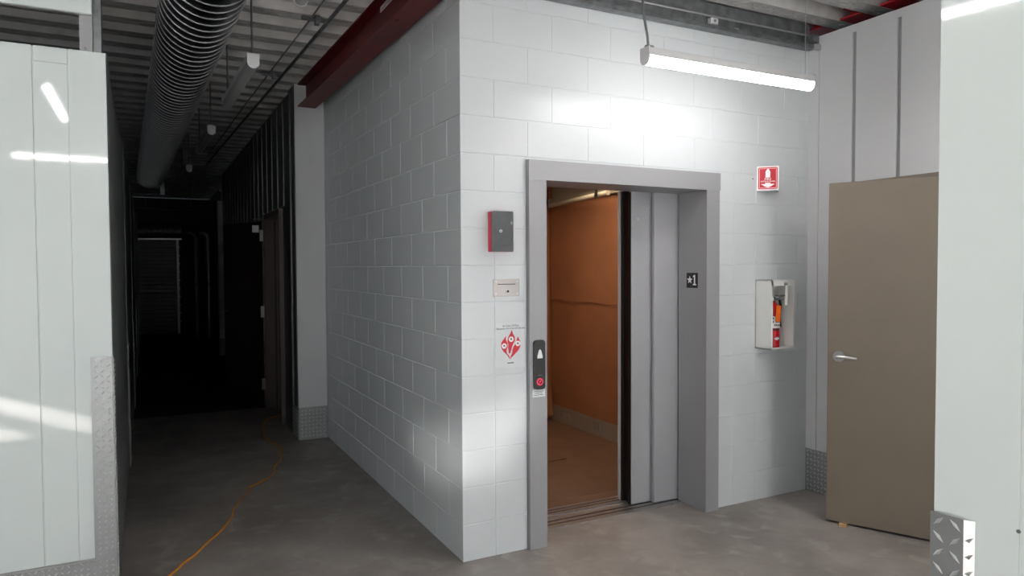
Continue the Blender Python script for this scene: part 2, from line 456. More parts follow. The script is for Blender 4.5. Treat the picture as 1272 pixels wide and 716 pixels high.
obj('room_backing', MB().box((-.12, 5.1, 0), (2.6, 5.2, 3.3)).box((2.5, 3.3, 0), (2.6, 5.1, 3.3)), 'dark_wall', wko)
fr = MB().box((-.30, 4.98, 0), (-.10, 5.06, 2.22)).box((-.30, 4.00, 0), (-.10, 4.06, 2.22)).box((-.30, 4.06, 2.16), (-.10, 4.98, 2.22))
obj('door_frame', fr, 'jamb', wko)
obj('door_stop', MB().box((-.20, 4.955, 0), (-.18, 4.98, 2.16)), 'brown', wko)

# far end of the corridor
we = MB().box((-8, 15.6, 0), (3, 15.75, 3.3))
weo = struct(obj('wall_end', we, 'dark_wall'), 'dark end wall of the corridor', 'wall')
struct(obj('wall_outer', MB().box((-8.2, -9.2, 0), (-8, 19, 3.3)), 'block'), 'white wall far to the left outside the view', 'wall')
# back wall with two windows
wb = MB(); xs = [-8] + [v for ab in WINDOWS for v in ab] + [6]
for a, b in zip(xs[::2], xs[1::2]): wb.box((a, WY - .2, 0), (b, WY, 3.3))
for a, b in WINDOWS: wb.box((a, WY - .2, 0), (b, WY, WZ0)).box((a, WY - .2, WZ1), (b, WY, 3.3))
struct(obj('wall_back', wb, 'block'), 'white wall with windows behind the viewer', 'wall')
for i, (a, b) in enumerate(WINDOWS):
    wf_ = MB()
    n_ = 4 if b - a > 2 else 2
    for j in range(n_ + 1):
        q = a + (b - a) * j / n_; h_ = .18 if n_ > 2 else .03  # wide posts on the left window added to break up the sun patch
        wf_.box((q - h_, WY - .15, WZ0), (q + h_, WY - .08, WZ1))
    for q in (WZ0, WZ1): wf_.box((a, WY - .15, q - .03), (b, WY - .08, q + .03))
    struct(obj('window_%d' % (i + 1), wf_, 'glass'), 'white framed window in the unseen wall behind the viewer', 'window')

# ---- column at the end of the block wall
cl = thing('wall_column', (-.14, 3.35, 0), 'pale grey panelled wall end beside the block wall with diamond plate foot', 'column', kind='structure')
obj('post', MB().box((RX, 3.225, 0), (-.003, 3.48, 3.31)), 'panel_r', cl)
obj('side_panel', MB().box((RX - .008, 3.245, .02), (RX, 3.40, 3.30)), 'dark_panel', cl)
obj('edge_trim', MB().box((RX - .012, 3.41, .0), (RX, 3.43, 3.30)), 'galv', cl)
tread_plate(cl, face_mtx((RX - .002, 3.221, 0), (1, 0, 0)), .265, .305, pitch=.034)
tread_plate(cl, face_mtx((RX - .010, 3.47, 0), (0, -1, 0)), .25, .305, pitch=.034)

# ================================================================== ELEVATOR
FY = -.03
el = thing('elevator_entrance', (1.11, FY, 0), 'grey steel elevator entrance frame with two half open sliding door panels', 'elevator door')
XA, XB, XC, XD = .405, .517, 1.715, 1.825
HT, HB = 2.22, 2.108
obj('jamb', MB().box((XA, FY, 0), (XB, .20, HB)), 'frame', el)
obj('jamb', MB().box((XC, FY, 0), (XD, .0, HB)).box((XC, 0, 0), (XC + .04, .24, HB)), 'frame', el)
obj('header', MB().box((XA - .003, FY - .004, HB), (XD + .003, 0.0, HT)).box((XB, 0, HB), (XC, .26, HB + .03)), 'frame', el)
d2 = obj('door_panel', MB().cbox((1.515, .25, .012), (1.722, .28, HB + .02), .003), 'doorpanel', el)
d1 = obj('door_panel', MB().cbox((1.355, .292, .012), (1.60, .322, HB + .02), .003), 'doorpanel', el)
obj('door_edge', MB().box((1.349, .294, .012), (1.355, .320, HB)), 'rubber', d1)
obj('keyhole', MB(face_mtx((1.405, .292, 1.93), (1, 0, 0))).prism(circle(0, 0, .009, 14), ID, -.002, .003), 'chrome', d1)
sl = obj('sill', MB().box((.42, .19, 0), (1.80, .345, .008)), 'alu', el)
for q in (.235, .285): obj('sill_groove', MB().box((.46, q, .008), (1.76, q + .012, .0088)), 'black', sl)
obj('door_track', MB().box((XB, .24, HB + .03), (1.8, .36, HB + .10)), 'black', el)

cab = thing('elevator_cab', (1.3, 1.7, 0), 'elevator cab lined with brown protective boards and cardboard floor', 'elevator cab')
obj('cab_floor', MB().box((.25, .40, -.001), (2.30, 2.95, .006)), 'card', cab)
fs_ = obj('floor_sheet', MB().box((.60, .62, .006), (1.50, 1.55, .010)), 'card', cab)
obj('floor_sheet', MB(Matrix.Rotation(math.radians(6), 4, 'Z')).box((.72, 1.3, .010), (1.72, 2.3, .014)), 'card', cab)
cs = obj('cab_sill', MB().box((.42, .385, 0), (1.75, .50, .010)), 'alu', cab)
for q in (.415, .455): obj('sill_groove', MB().box((.46, q, .010), (1.74, q + .010, .0108)), 'black', cs)
obj('side_wall', MB().box((2.30, .50, 0), (2.34, 2.95, 2.45)), 'cream', cab)
obj('side_wall', MB().box((.20, .50, 0), (.25, 2.95, 2.45)), 'wood', cab)
obj('back_wall', MB().box((.25, 2.92, 0), (2.30, 2.96, 2.45)), 'wood', cab)
b1 = obj('protective_board', MB().cbox((2.27, .55, .165), (2.30, 2.90, 1.27), .003), 'wood', cab)
b2 = obj('protective_board', MB().cbox((2.262, .55, 1.262), (2.29, 2.90, 2.262), .003), 'wood', cab)
# crumpled horizontal crease strip where the boards overlap
cr = MB(); pts = []
for i in range(40):
    yy = .6 + 2.28 * i / 39
    pts.append((2.258 + .003 * math.sin(i * 1.7), yy, 1.262 + .012 * math.sin(i * .55) + .008 * random.random()))
cr.tube(pts, .004, 5)
obj('board_crease', cr, 'wood', b2)
obj('protective_board', MB().box((1.75, 2.89, .02), (2.25, 2.915, 2.26)), 'wood', cab)
obj('protective_board', MB(Matrix.Translation((2.0, 2.80, 0)) @ Matrix.Rotation(math.radians(-8), 4, 'X')).box((-.25, -.01, .06), (.236, .01, .32)), 'wood', cab)
sk = MB()
SKX = 2.262
sk.box((SKX, .52, .0), (2.30, 2.88, .055)); sk.box((SKX, .52, .125), (2.30, 2.88, .162))
slots = []
yy = 2.80
for yc in (2.62, 2.02, 1.42, .9):
    slots += [yc - .1 + .045 * i for i in range(5)]
slots.sort(); prev = .52
for s_ in slots:
    sk.box((SKX, prev, .055), (2.30, s_ - .010, .125)); prev = s_ + .010
sk.box((SKX, prev, .055), (2.30, 2.88, .125))
sko = obj('skirting', sk, 'skirt', cab)
obj('slot_backing', MB().box((2.284, .52, .05), (2.29, 2.88, .13)), 'black', sko)
obj('cab_ceiling', MB().box((.25, .50, 2.45), (2.30, 2.95, 2.48)), 'cream', cab)
obj('ceiling_frame', MB().box((2.20, .55, 2.27), (2.29, 2.90, 2.31)).box((.26, 2.80, 2.27), (2.29, 2.88, 2.31)), 'cream', cab)
obj('front_panel', MB().box((1.47, .44, 0), (2.30, .50, 2.45)), 'doorpanel', cab)
obj('front_panel', MB().box((.25, .46, 0), (.50, .50, 2.45)), 'wood', cab)
obj('transom', MB().box((.50, .46, 2.16), (1.47, .50, 2.45)), 'wood', cab)
obj('transom_trim', MB().box((.50, .452, 2.135), (1.47, .462, 2.152)), 'wood', cab)
obj('transom_slot', MB().box((.50, .462, 2.150), (1.47, .475, 2.162)), 'black', cab)
for q in (1.17, 1.30): obj('bracket', MB().box((q, .440, 2.138), (q + .022, .452, 2.168)), 'cream', cab)
cd = obj('cab_door', MB().box((1.362, .405, .012), (1.62, .435, 2.14)), 'doorpanel', cab)
obj('door_edge', MB().box((1.352, .412, .012), (1.362, .440, 2.12)), 'lampwhite', cd)
obj('door_seal', MB().box((1.352, .385, .012), (1.37, .405, 2.12)), 'rubber', cd)
obj('light_curtain', MB().box((1.362, .34, .02), (1.40, .385, 2.12)), 'black', cd)
# strip lamp under the cab ceiling, hung slightly askew, with spring clips
cm = Matrix.Translation((2.075, 2.15, 2.235)) @ Matrix.Rotation(math.radians(-99.3), 4, 'Z')
cl_ = thing('cab_strip_lamp', (2.075, 2.15, 2.235), 'cream tubular strip lamp hung askew under the elevator cab ceiling', 'lamp')
obj('tube_cover', MB(cm).prism(circle(0, 0, .022, 14), lambda u, v, d: (d, u, v), -.66, .75), 'cream', cl_)
obj('end_cap', MB(cm).prism(circle(0, 0, .024, 14), lambda u, v, d: (d, u, v), -.67, -.66), 'cream', cl_)
obj('ceiling_light', MB().box((1.15, .80, 2.435), (1.95, 1.9, 2.449)), 'cablit', cab)
for q in (-.58, .60):
    c_ = obj('spring_clip', MB(cm).add([(q - .004, -.03, .16), (q + .004, -.03, .16), (q + .02, -.05, -.01), (q, -.05, -.06), (q - .02, -.05, -.01), (q, -.045, .05)], [(0, 1, 5), (1, 2, 5), (2, 3, 5), (3, 4, 5), (4, 0, 5)]).box((q - .003, -.04, -.03), (q + .003, -.03, .16)), 'black', cl_)

# ---- hall call station on the left jamb
hs = thing('hall_call_station', (.462, FY, .92), 'black elevator call panel with white arrow and red button on the door jamb', 'call button')
mh = face_mtx((.462, FY, .92), (1, 0, 0))
obj('housing', MB(mh).prism(rrect(-.036, 0, .036, .281, .018), ID, 0, .014), 'black', hs)
ab = MB(mh); ab.prism([(-.016, .178), (.016, .178), (.016, .190), (.007, .222), (0, .229), (-.007, .222), (-.016, .190)], ID, .014, .018); obj('arrow_button', ab, 'button', hs)
obj('divider', MB(mh).box((-.014, .081, .014), (.014, .0825, .0146)), 'galv', hs)
rb = obj('red_button', MB(mh).prism(circle(0, .044, .021, 24), ID, .014, .017), 'button_red', hs)
obj('button_centre', MB(mh).prism(circle(0, .044, .0135, 20), ID, .017, .0178), 'black', rb)
obj('button_mark', MB(mh).add([(-.009, .037, .0182), (-.005, .033, .0182), (.009, .051, .0182), (.005, .055, .0182)], [(0, 1, 2, 3)]).prism(circle(-.002, .047, .004, 10), ID, .0178, .0184), 'button_red', rb)
lb = thing('paper_label', (.462, FY, .878), 'small white printed label under the black call panel', 'label')
obj('sheet', MB(mh).box((-.040, -.045, 0), (.041, -.002, .001)), 'paper', lb)
for yy, ww in ((-.012, .031), (-.022, .024), (-.033, .031)):
    o = MB(mh); x = -ww
    while x < ww:
        l_ = random.uniform(.003, .009); o.box((x, yy - .0018, .001), (min(x + l_, ww), yy + .0018, .0013)); x += l_ + .0018
    obj('print_line', o, 'ink', lb)

# ---- wall fixtures left of the elevator
al = thing('alarm_box', (.225, 0, 1.70), 'red wall box with a smoky grey cover beside the elevator', 'alarm box')
ma = face_mtx((.225, 0, 1.70), (1, 0, 0))
obj('back_box', MB(ma).prism(rrect(-.063, 0, .063, .222, .006, 3), ID, 0, .045), 'alarm_red', al)
fc = obj('cover', MB(ma).prism(rrect(-.063, 0, .063, .222, .006, 3), ID, .045, .060), 'alarm_face', al)
obj('lock', MB(ma).prism(circle(-.016, .113, .009, 14), ID, .060, .066), 'chrome', fc)
obj('lock_slot', MB(ma).box((-.018, .106, .066), (-.014, .115, .0665)), 'black', fc)
obj('cover_ring', MB(ma).prism(circle(-.018, .125, .034, 24), ID, .060, .0606), 'alarm_face', fc)
obj('cover_tab', MB(ma).box((.046, .15, .060), (.056, .166, .062)), 'galv', fc)
o = MB(ma); x = -.055
while x < .055:
    l_ = random.uniform(.004, .011); o.box((x, .033, .060), (min(x + l_, .055), .040, .0604)); x += l_ + .003
obj('print_line', o, 'ink', fc)

kp = thing('key_switch_plate', (.2735, 0, 1.452), 'stainless key switch plate below the red alarm box', 'switch plate')
mk = face_mtx((.2735, 0, 1.452), (1, 0, 0))
obj('plate', MB(mk).prism(rrect(-.0815, 0, .0815, .099, .002, 2), ID, 0, .004), 'steel_plate', kp)
for a in (-.066, .066):
    for b in (.016, .083): obj('screw', MB(mk).prism(circle(a, b, .006, 12), ID, .004, .0055), 'chrome', kp)
kc = obj('key_cylinder', MB(mk).prism(circle(.005, .029, .0115, 16), ID, .004, .010), 'chrome', kp)
obj('key_slot', MB(mk).prism(circle(.005, .029, .008, 14), ID, .010, .0105), 'black', kc)
o = MB(mk); x = -.055
while x < .055:
    l_ = random.uniform(.003, .008); o.box((x, .066, .004), (min(x + l_, .055), .0715, .0044)); x += l_ + .0015
obj('print_line', o, 'ink', kp)

fn = thing('fire_notice', (.298, 0, 1.053), 'white fire notice sticker with red flame emblem below the key switch plate', 'sign')
mf = face_mtx((.298, 0, 1.053), (1, 0, 0))
obj('sheet', MB(mf).box((-.091, 0, 0), (.089, .251, .001)), 'paper', fn)
text('caption', 'In Case Of Fire', .0165, mf @ Matrix.Translation((.002, .234, .0012)), 'ink', fn)
text('caption', 'Elevators Are Out Of Service', .0150, mf @ Matrix.Translation((.002, .219, .0012)), 'ink', fn)
o = MB(mf)
for i in range(6): o.box((-.020 + i * .0068, .022, .001), (-.0145 + i * .0068, .028, .0014))
obj('print_line', o, 'ink', fn)
def flame(pts, name='flame'):
    return obj(name, MB(mf).prism(pts, ID, .001, .0016), 'sign_red', fn)
F0 = [(-.004, .044), (-.022, .070), (-.046, .092), (-.060, .116), (-.058, .142), (-.044, .160), (-.028, .178), (-.030, .158), (-.020, .138), (-.018, .118), (-.026, .098), (-.024, .082), (-.010, .066), (-.004, .052)]
F1 = [(-.012, .080), (-.016, .112), (-.014, .128), (-.020, .150), (-.014, .172), (.000, .192), (.008, .212), (.014, .190), (.026, .172), (.028, .150), (.016, .130), (.008, .112), (.002, .092), (-.004, .078)]
F2 = [(-.002, .044), (.000, .062), (.010, .080), (.012, .100), (.020, .118), (.034, .134), (.038, .152), (.046, .172), (.052, .160), (.062, .140), (.062, .116), (.050, .094), (.026, .072), (.006, .056)]
for F, (cx, cy) in zip((F0, F1, F2), ((-.040, .122), (.004, .158), (.046, .132))):
    f_ = flame(F)
    d_ = obj('disc', MB(mf).prism(circle(cx, cy, .0155, 18), ID, .0016, .0020), 'sign_white', f_)
    obj('pictogram', MB(mf).prism([(cx - .009, cy - .006), (cx - .002, cy - .002), (cx + .008, cy - .007), (cx + .003, cy + .001), (cx + .007, cy + .008), (cx - .001, cy + .004), (cx - .007, cy + .007), (cx - .005, cy)], ID, .0020, .0023), 'ink', f_)

# ---- floor number plaque on the right jamb reveal
sp = thing('floor_plaque', (XC, .105, 1.471), 'black square plaque with white star and number one on the elevator jamb', 'sign')
ms = face_mtx((XC, .105, 1.471), (0, -1, 0))
obj('plate', MB(ms).box((-.053, 0, 0), (.053, .100, .003)), 'black', sp)
st = []
for i in range(10):
    r_ = .027 if i % 2 == 0 else .0115; a = math.pi / 2 + i * math.pi / 5; st.append((-.021 + r_ * math.cos(a), .052 + r_ * math.sin(a)))
obj('star', MB(ms).prism(st, ID, .003, .0045), 'sign_white', sp)
obj('numeral', MB(ms).prism([(.010, .018), (.040, .018), (.040, .026), (.030, .026), (.030, .086), (.022, .086), (.011, .079), (.011, .070), (.020, .074), (.020, .026), (.010, .026)], ID, .003, .0045), 'sign_white', sp)
obj('braille', MB(ms).box((-.012, .008, .003), (-.009, .011, .0037)).box((-.004, .008, .003), (-.001, .011, .0037)), 'galv', sp)

# ---- V shaped fire extinguisher sign
vz = 2.125; vh = .165
vs_ = thing('extinguisher_sign', (2.27, -.05, vz), 'red and white projecting fire extinguisher sign above the cabinet', 'sign')
A = Vector((2.185, -.002, vz)); B = Vector((2.287, -.100, vz)); Cc = Vector((2.389, -.002, vz))
def sign_face(P, Q):
    d = (Q - P); wd = d.length; m_ = face_mtx(P, d)
    pl = obj('sign_panel', MB(m_).prism(rrect(0, 0, wd, vh, .004, 3), ID, -.003, 0), 'sign_white', vs_)
    rd = obj('red_field', MB(m_).prism(rrect(.009, .009, wd - .009, vh - .009, .008, 4), ID, 0, .0006), 'sign_red', pl)
    c = wd / 2
    ln = MB(m_)
    for (a, b) in (((.016, .016), (.018, vh - .016)), ((wd - .018, .016), (wd - .016, vh - .016)), ((.016, vh - .018), (wd - .016, vh - .016)), ((.016, .016), (wd - .016, .018))):
        ln.box((a[0], a[1], .0006), (b[0], b[1], .001))
    obj('border', ln, 'sign_white', pl)
    obj('extinguisher_symbol', MB(m_).prism([(c - .015, .088), (c + .015, .088), (c + .016, .125), (c + .010, .136), (c + .006, .146), (c - .002, .146), (c - .008, .138), (c - .015, .128)], ID, .0006, .0011), 'sign_white', pl)
    text('lettering', 'FIRE', .024, m_ @ Matrix.Translation((c, .076, .0010)), 'sign_white', pl)
    text('lettering', 'EXTINGUISHER', .0135, m_ @ Matrix.Translation((c, .061, .0010)), 'sign_white', pl)
    obj('arrow', MB(m_).prism([(c - .018, .052), (c + .018, .052), (c + .018, .044), (c + .044, .044), (c + .020, .028), (c, .020), (c - .020, .028), (c - .044, .044), (c - .018, .044)], ID, .0006, .0011), 'sign_white', pl)
sign_face(A, B); sign_face(B, Cc)
obj('screw', MB(face_mtx((2.150, 0, 2.205), (1, 0, 0))).prism(circle(0, 0, .004, 8), ID, 0, .003), 'ink', vs_)

# ---- extinguisher cabinet and extinguisher
CX0, CX1, CZ0, CZ1, CY = 2.183, 2.402, 1.055, 1.520, -.135
ec = thing('extinguisher_cabinet', ((CX0 + CX1) / 2, CY / 2, CZ0), 'white open fronted fire extinguisher cabinet on the block wall', 'cabinet')
t = .004
obj('back_panel', MB().box((CX0, -.004, CZ0), (CX1, 0, CZ1)), 'white', ec)
obj('side_panel', MB().box((CX0, CY, CZ0), (CX0 + t, 0, CZ1)), 'white', ec)
obj('side_panel', MB().box((CX1 - t, CY, CZ0), (CX1, 0, CZ1)), 'white', ec)
obj('bottom_panel', MB().box((CX0, CY, CZ0), (CX1, 0, CZ0 + t)), 'white', ec)
obj('top_panel', MB().box((CX0, CY, CZ1 - t), (CX1, 0, CZ1)), 'white', ec)
obj('front_frame', MB().box((CX0, CY - .004, CZ0), (CX0 + .012, CY, CZ1)).box((CX1 - .012, CY - .004, CZ0), (CX1, CY, CZ1)).box((CX0, CY - .004, CZ0), (CX1, CY, CZ0 + .012)).box((CX0, CY - .004, CZ1 - .040), (CX1, CY, CZ1)), 'white', ec)
obj('latch', MB().cbox((2.298, CY - .020, CZ1 - .038), (2.318, CY - .004, CZ1 - .018), .003), 'galv', ec)
br_ = MB(Matrix.Translation((2.310, CY - .014, CZ1 - .10)) @ Matrix.Rotation(math.radians(4), 4, 'Y')); br_.cbox((-.012, -.006, -.07), (.012, .006, .065), .003)
obj('breaker_bar', br_, 'white', ec)
ch = MB(); ch.tube([(2.196, CY - .006, CZ1 - .11 ), (2.22, CY - .012, CZ1 - .122), (2.25, CY - .012, CZ1 - .118), (2.285, CY - .012, CZ1 - .108), (2.305, CY - .014, CZ1 - .104)], .0045, 6)
obj('chain', ch, 'galv', ec)
fx = thing('fire_extinguisher', (2.262, -.068, CZ0 + t), 'red fire extinguisher with orange tag standing in the white cabinet', 'fire extinguisher')
def lathe(name, prof, cx, cy, m, par, n=20):
    mb = MB(); vs = []; 
    for r_, z_ in prof:
        for k in range(n): vs.append((cx + r_ * math.cos(2 * math.pi * k / n), cy + r_ * math.sin(2 * math.pi * k / n), z_))
    fs = [(i * n + k, i * n + (k + 1) % n, (i + 1) * n + (k + 1) % n, (i + 1) * n + k) for i in range(len(prof) - 1) for k in range(n)]
    fs += [tuple(range(n)), tuple(range(len(vs) - 1, len(vs) - n - 1, -1))]
    mb.add(vs, fs); mb.smooth = True
    return obj(name, mb, m, par)
ex, ey, ez = 2.268, -.072, CZ0 + t
bd = lathe('cylinder', [(.040, ez), (.045, ez + .006), (.045, ez + .255), (.040, ez + .280), (.026, ez + .300), (.016, ez + .306), (.016, ez + .318)], ex, ey, 'ext_red', fx)
lathe('label_band', [(.0455, ez + .135), (.0458, ez + .135), (.0458, ez + .215), (.0455, ez + .215)], ex, ey, 'sign_white', bd)
o = MB()
for i in range(10):
    a = math.radians(-150 + i * 13); 
    for zz in (.150, .172, .195):
        if random.random() < .75: o.add([(ex + .0462 * math.cos(a + q), ey + .0462 * math.sin(a + q), ez + zz + h_) for q, h_ in ((0, 0), (.14, 0), (.14, .012), (0, .012))], [(0, 1, 2, 3)])
obj('label_print', o, 'ink', bd)
lathe('dark_band', [(.0455, ez + .118), (.0458, ez + .118), (.0458, ez + .132), (.0455, ez + .132)], ex, ey, 'ink', bd)
dm = face_mtx((ex - .012, ey - .0462, ez + .065), (1, 0, 0))
obj('hazard_diamond', MB(dm).add([(-.024, 0, .001), (0, -.013, .003), (.024, 0, .001), (0, .013, .003)], [(0, 1, 2, 3)]), 'sign_white', bd)
obj('inspection_tag', MB(Matrix.Translation((ex - .010, ey - .056, ez + .235)) @ Matrix.Rotation(math.radians(4), 4, 'Y')).box((-.020, -.001, -.055), (.022, .001, .055)), 'orange', fx)
obj('valve', MB().cbox((ex - .016, ey - .016, ez + .316), (ex + .016, ey + .016, ez + .350), .004), 'chrome', fx)
obj('handle', MB().cbox((ex - .012, ey - .05, ez + .350), (ex + .070, ey - .028, ez + .360), .003).cbox((ex - .012, ey - .05, ez + .326), (ex + .060, ey - .030, ez + .334), .003), 'galv', fx)
hz = MB(); hz.tube([(ex + .016, ey, ez + .335), (ex + .050, ey - .01, ez + .33), (ex + .062, ey - .012, ez + .28), (ex + .060, ey - .012, ez + .14)], .008, 8)
obj('hose', hz, 'rubber', fx)

# ---- taupe door standing ajar in the right wall
dv = Vector((2.272 - 2.67, -.506 + 1.335, 0)).normalized()
do = thing('door_1', (2.67, -1.335, 0), 'taupe flush door standing ajar with lever handle and wood wedge beneath', 'door', kind='structure')
md = face_mtx((2.272, -.506, .012), -dv)      # x from latch edge to hinge, z out towards the lobby
W_ = .925
lf = obj('leaf', MB(md).cbox((0, 0, -.044), (W_, 2.115, 0), .002), 'taupe', do)
obj('edge_gap', MB(md).box((0.0, 0.004, -.0445), (W_, -.0005, -.001)), 'black', do)
lv = obj('lever_rose', MB(md).prism(circle(.068, 1.040, .034, 24), ID, 0, .012), 'chrome', do)
hb = MB(md); hb.tube([(.068, 1.040, .012), (.068, 1.040, .052)], .011, 12)
obj('lever_neck', hb, 'chrome', do)
hb = MB(md); hb.tube([(.060, 1.040, .050), (.09, 1.041, .055), (.14, 1.040, .053), (.178, 1.038, .046)], [.012, .011, .010, .009], 10)
obj('lever', hb, 'chrome', do)
obj('latch_plate', MB(md).box((-.002, .985, -.035), (0, 1.10, -.010)), 'chrome', do)
for zz in (.2, 1.05, 1.9):
    hb = MB(md); hb.tube([(W_ + .006, zz, .004), (W_ + .006, zz + .1, .004)], .007, 8); obj('hinge', hb, 'galv', do)
obj('frame_jamb', MB().box((X0 - .012, -1.42, 0), (X0 + .13, -1.37, 2.17)).box((X0 - .012, -.42, 0), (X0 + .13, -.385, 2.17)).box((X0 - .012, -1.37, 2.14), (X0 + .13, -.42, 2.17)), 'taupe', do)
wm = Matrix.Translation((2.300, -.612, 0)) @ Matrix.Rotation(math.radians(30), 4, 'Z')
tag(obj('door_wedge', MB(wm).prism([(-.03, 0), (.075, 0), (.075, .008), (-.03, .024)], lambda u, v, d: (u * .9, d, v), -.022, .022), 'pine'), 'small pine wedge on the floor holding the taupe door', 'door wedge')

# ================================================================== OVERHEAD
# steel ledger channel along the top of the front wall
lc = thing('ledger_channel', (1.3, -.03, 3.125), 'dark steel ledger channel along the top of the block wall', 'steel channel')
obj('web', MB().box((.02, -.02, 3.128), (2.66, -.004, 3.31)), 'galv', lc)
obj('flange', MB().box((.02, -.075, 3.124), (2.66, -.02, 3.134)), 'galv', lc)
obj('lip', MB().box((.02, -.079, 3.124), (2.66, -.073, 3.150)), 'galv', lc)
obj('cable', MB().tube([(.02, -.03, 3.225), (1.3, -.032, 3.222), (2.64, -.03, 3.226)], .006, 6), 'seam', lc)
obj('end_bracket', MB().box((2.60, -.11, 3.16), (2.655, -.03, 3.215)), 'galv', lc)
obj('end_bracket', MB().box((2.62, -.10, 3.115), (2.70, -.08, 3.15)), 'chrome', lc)
jb = tag(obj('junction_box', MB().cbox((1.72, -.06, 3.165), (1.78, -.021, 3.205), .004), 'lampwhite'), 'small white junction box on the ledger channel', 'junction box')
obj('knockout', MB(face_mtx((1.75, -.06, 3.185), (1, 0, 0))).prism(circle(0, 0, .009, 10), ID, 0, .002), 'galv', jb)
tag(obj('cable_clamp', MB().cbox((1.93, -.056, 3.150), (1.965, -.021, 3.170), .004).cbox((1.94, -.064, 3.155), (1.955, -.056, 3.166), .002), 'seam'), 'small bright cable clamp right of the junction box', 'clamp')

# red beams
def ibeam(name, label, bx0, bx1, y0, y1, zb, zt, sh, m):
    t_ = thing(name, ((bx0 + bx1) / 2, (y0 + y1) / 2, zb), label, 'beam')
    def sk_(mb): 
        mb.v = [(x - sh * (y - y0) / (y1 - y0), y, z) for x, y, z in mb.v]; return mb
    c = (bx0 + bx1) / 2
    obj('bottom_flange', sk_(MB().box((bx0, y0, zb), (bx1, y1, zb + .012))), m, t_)
    wb_ = obj('web', sk_(MB().box((c - .005, y0, zb + .012), (c + .005, y1, zt - .012))), m, t_)
    obj('top_flange', sk_(MB().box((bx0, y0, zt - .012), (bx1, y1, zt))), m, t_)
    return t_
ib = ibeam('steel_beam', 'dark red steel beam running above the corridor side of the block wall', -.125, .035, -3.0, 3.22, 3.10, 3.312, .115, 'red_steel')
for yy in (2.1, .6): obj('bolt', MB().prism(circle(-.06 - .115 * (yy + 3) / 6.2 + .0, yy, .012, 8), lambda u, v, d: (u - .02, v, d), 3.090, 3.10), 'red_steel', ib)
wt = MB(); wt.box((-.135, .70, 3.266), (-.131, .98, 3.300))
tg = tag(obj('beam_tag', wt, 'sign_white'), 'crumpled white tag stuck on the dark red beam', 'tag')
obj('tag_print', MB().box((-.1362, .73, 3.274), (-.135, .94, 3.278)).box((-.1362, .73, 3.286), (-.135, .90, 3.290)), 'galv', tg)
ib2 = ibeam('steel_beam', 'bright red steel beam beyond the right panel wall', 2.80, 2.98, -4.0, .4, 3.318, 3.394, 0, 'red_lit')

# ---- strip lamps
def strip_lamp(name, label, x0, y0, x1, y1, zc, lit, rods, group, top=3.33, bend=0, wire=None, k=1.0):
    a, b = Vector((x0, y0, zc)), Vector((x1, y1, zc)); d = (b - a); L_ = d.length; d.normalize()
    nrm = Vector((-d.y, d.x, 0))
    mtx = Matrix(((d.x, nrm.x, 0, a.x), (d.y, nrm.y, 0, a.y), (0, 0, 1, zc), (0, 0, 0, 1)))
    t_ = thing(name, ((x0 + x1) / 2, (y0 + y1) / 2, zc - .045), label, 'lamp', group)
    fnc = lambda u, v, q: (q, u, v)
    obj('housing', MB(mtx).prism([(-.034 * k, .000), (.034 * k, .000), (.034 * k, .038), (.026 * k, .042), (-.026 * k, .042), (-.034 * k, .038)], fnc, .008, L_ - .008), 'lampwhite', t_)
    df = [(-.034 * k, 0)] + circle(0, -.010 * k, .034 * k, 12, math.pi, 2 * math.pi) + [(.034 * k, 0)]
    db = MB(mtx).prism(df, fnc, .008, L_ - .008); db.smooth = True
    obj('diffuser', db, {2: 'lit_back', 1: 'lit', 0: 'unlit'}[int(lit)], t_)
    ecp = [(-.036 * k, .044)] + circle(0, -.010 * k, .036 * k, 12, math.pi, 2 * math.pi) + [(.036 * k, .044)]
    for q in (0, L_ - .008): obj('end_cap', MB(mtx).prism(ecp, fnc, q, q + .008), 'lampwhite', t_)
    for q in rods:
        rb_ = MB(mtx); rb_.tube([(q + bend * .2, 0, .042), (q, 0, .10), (q - bend, 0, .22), (q - bend * 1.4, 0, top - zc)], .0065, 8)
        obj('hanger_rod', rb_, 'galv', t_)
        obj('rod_bracket', MB(mtx).cbox((q - .012, -.012, .040), (q + .034, .012, .058), .003), 'galv', t_)
    if wire:
        rb_ = MB(mtx); rb_.tube([(wire, 0, .042), (wire, 0, .2), (wire, 0, top - zc)], .0022, 6); obj('hanger_wire', rb_, 'seam', t_)
    return t_
strip_lamp('strip_lamp', 'lit white strip lamp hanging over the elevator door', .765, -.60, 1.985, -.60, 2.690, True, (.02,), 'hanging strip lamps', bend=.028, wire=1.175)
strip_lamp('strip_lamp', 'unlit grey strip lamp nearest in the dark corridor', -.905, 1.08, -.935, 2.37, 2.885, False, (.04, 1.22), 'hanging strip lamps')
strip_lamp('strip_lamp', 'unlit strip lamp second down the dark corridor', -.955, 3.55, -.98, 4.80, 2.885, False, (.04, 1.2), 'hanging strip lamps')
strip_lamp('strip_lamp', 'unlit strip lamp deepest in the dark corridor', -1.0, 6.40, -1.03, 7.6, 2.885, False, (.04, 1.2), 'hanging strip lamps')
strip_lamp('strip_lamp', 'white strip lamp at the mouth of the corridor cut by the top edge', -.845, -1.28, -.825, .015, 2.925, False, (.04, 1.2), 'hanging strip lamps')
strip_lamp('strip_lamp', 'added unseen strip lamp brightening the lobby behind the near right partition', 1.95, -3.5, 1.95, -2.2, 2.84, 2, (.04, 1.2), 'hanging strip lamps', k=1.3)  # added out of view to brighten the right side of the lobby
strip_lamp('strip_lamp', 'lit strip lamp left of the viewer mirrored in the white panels', -2.08, -2.93, -2.08, -1.66, 2.84, 2, (.04, 1.2), 'hanging strip lamps', k=.62)
strip_lamp('strip_lamp', 'lit strip lamp behind the viewer across the open area', -2.75, -5.3, -1.5, -5.3, 2.84, 2, (.04, 1.2), 'hanging strip lamps', k=.62)

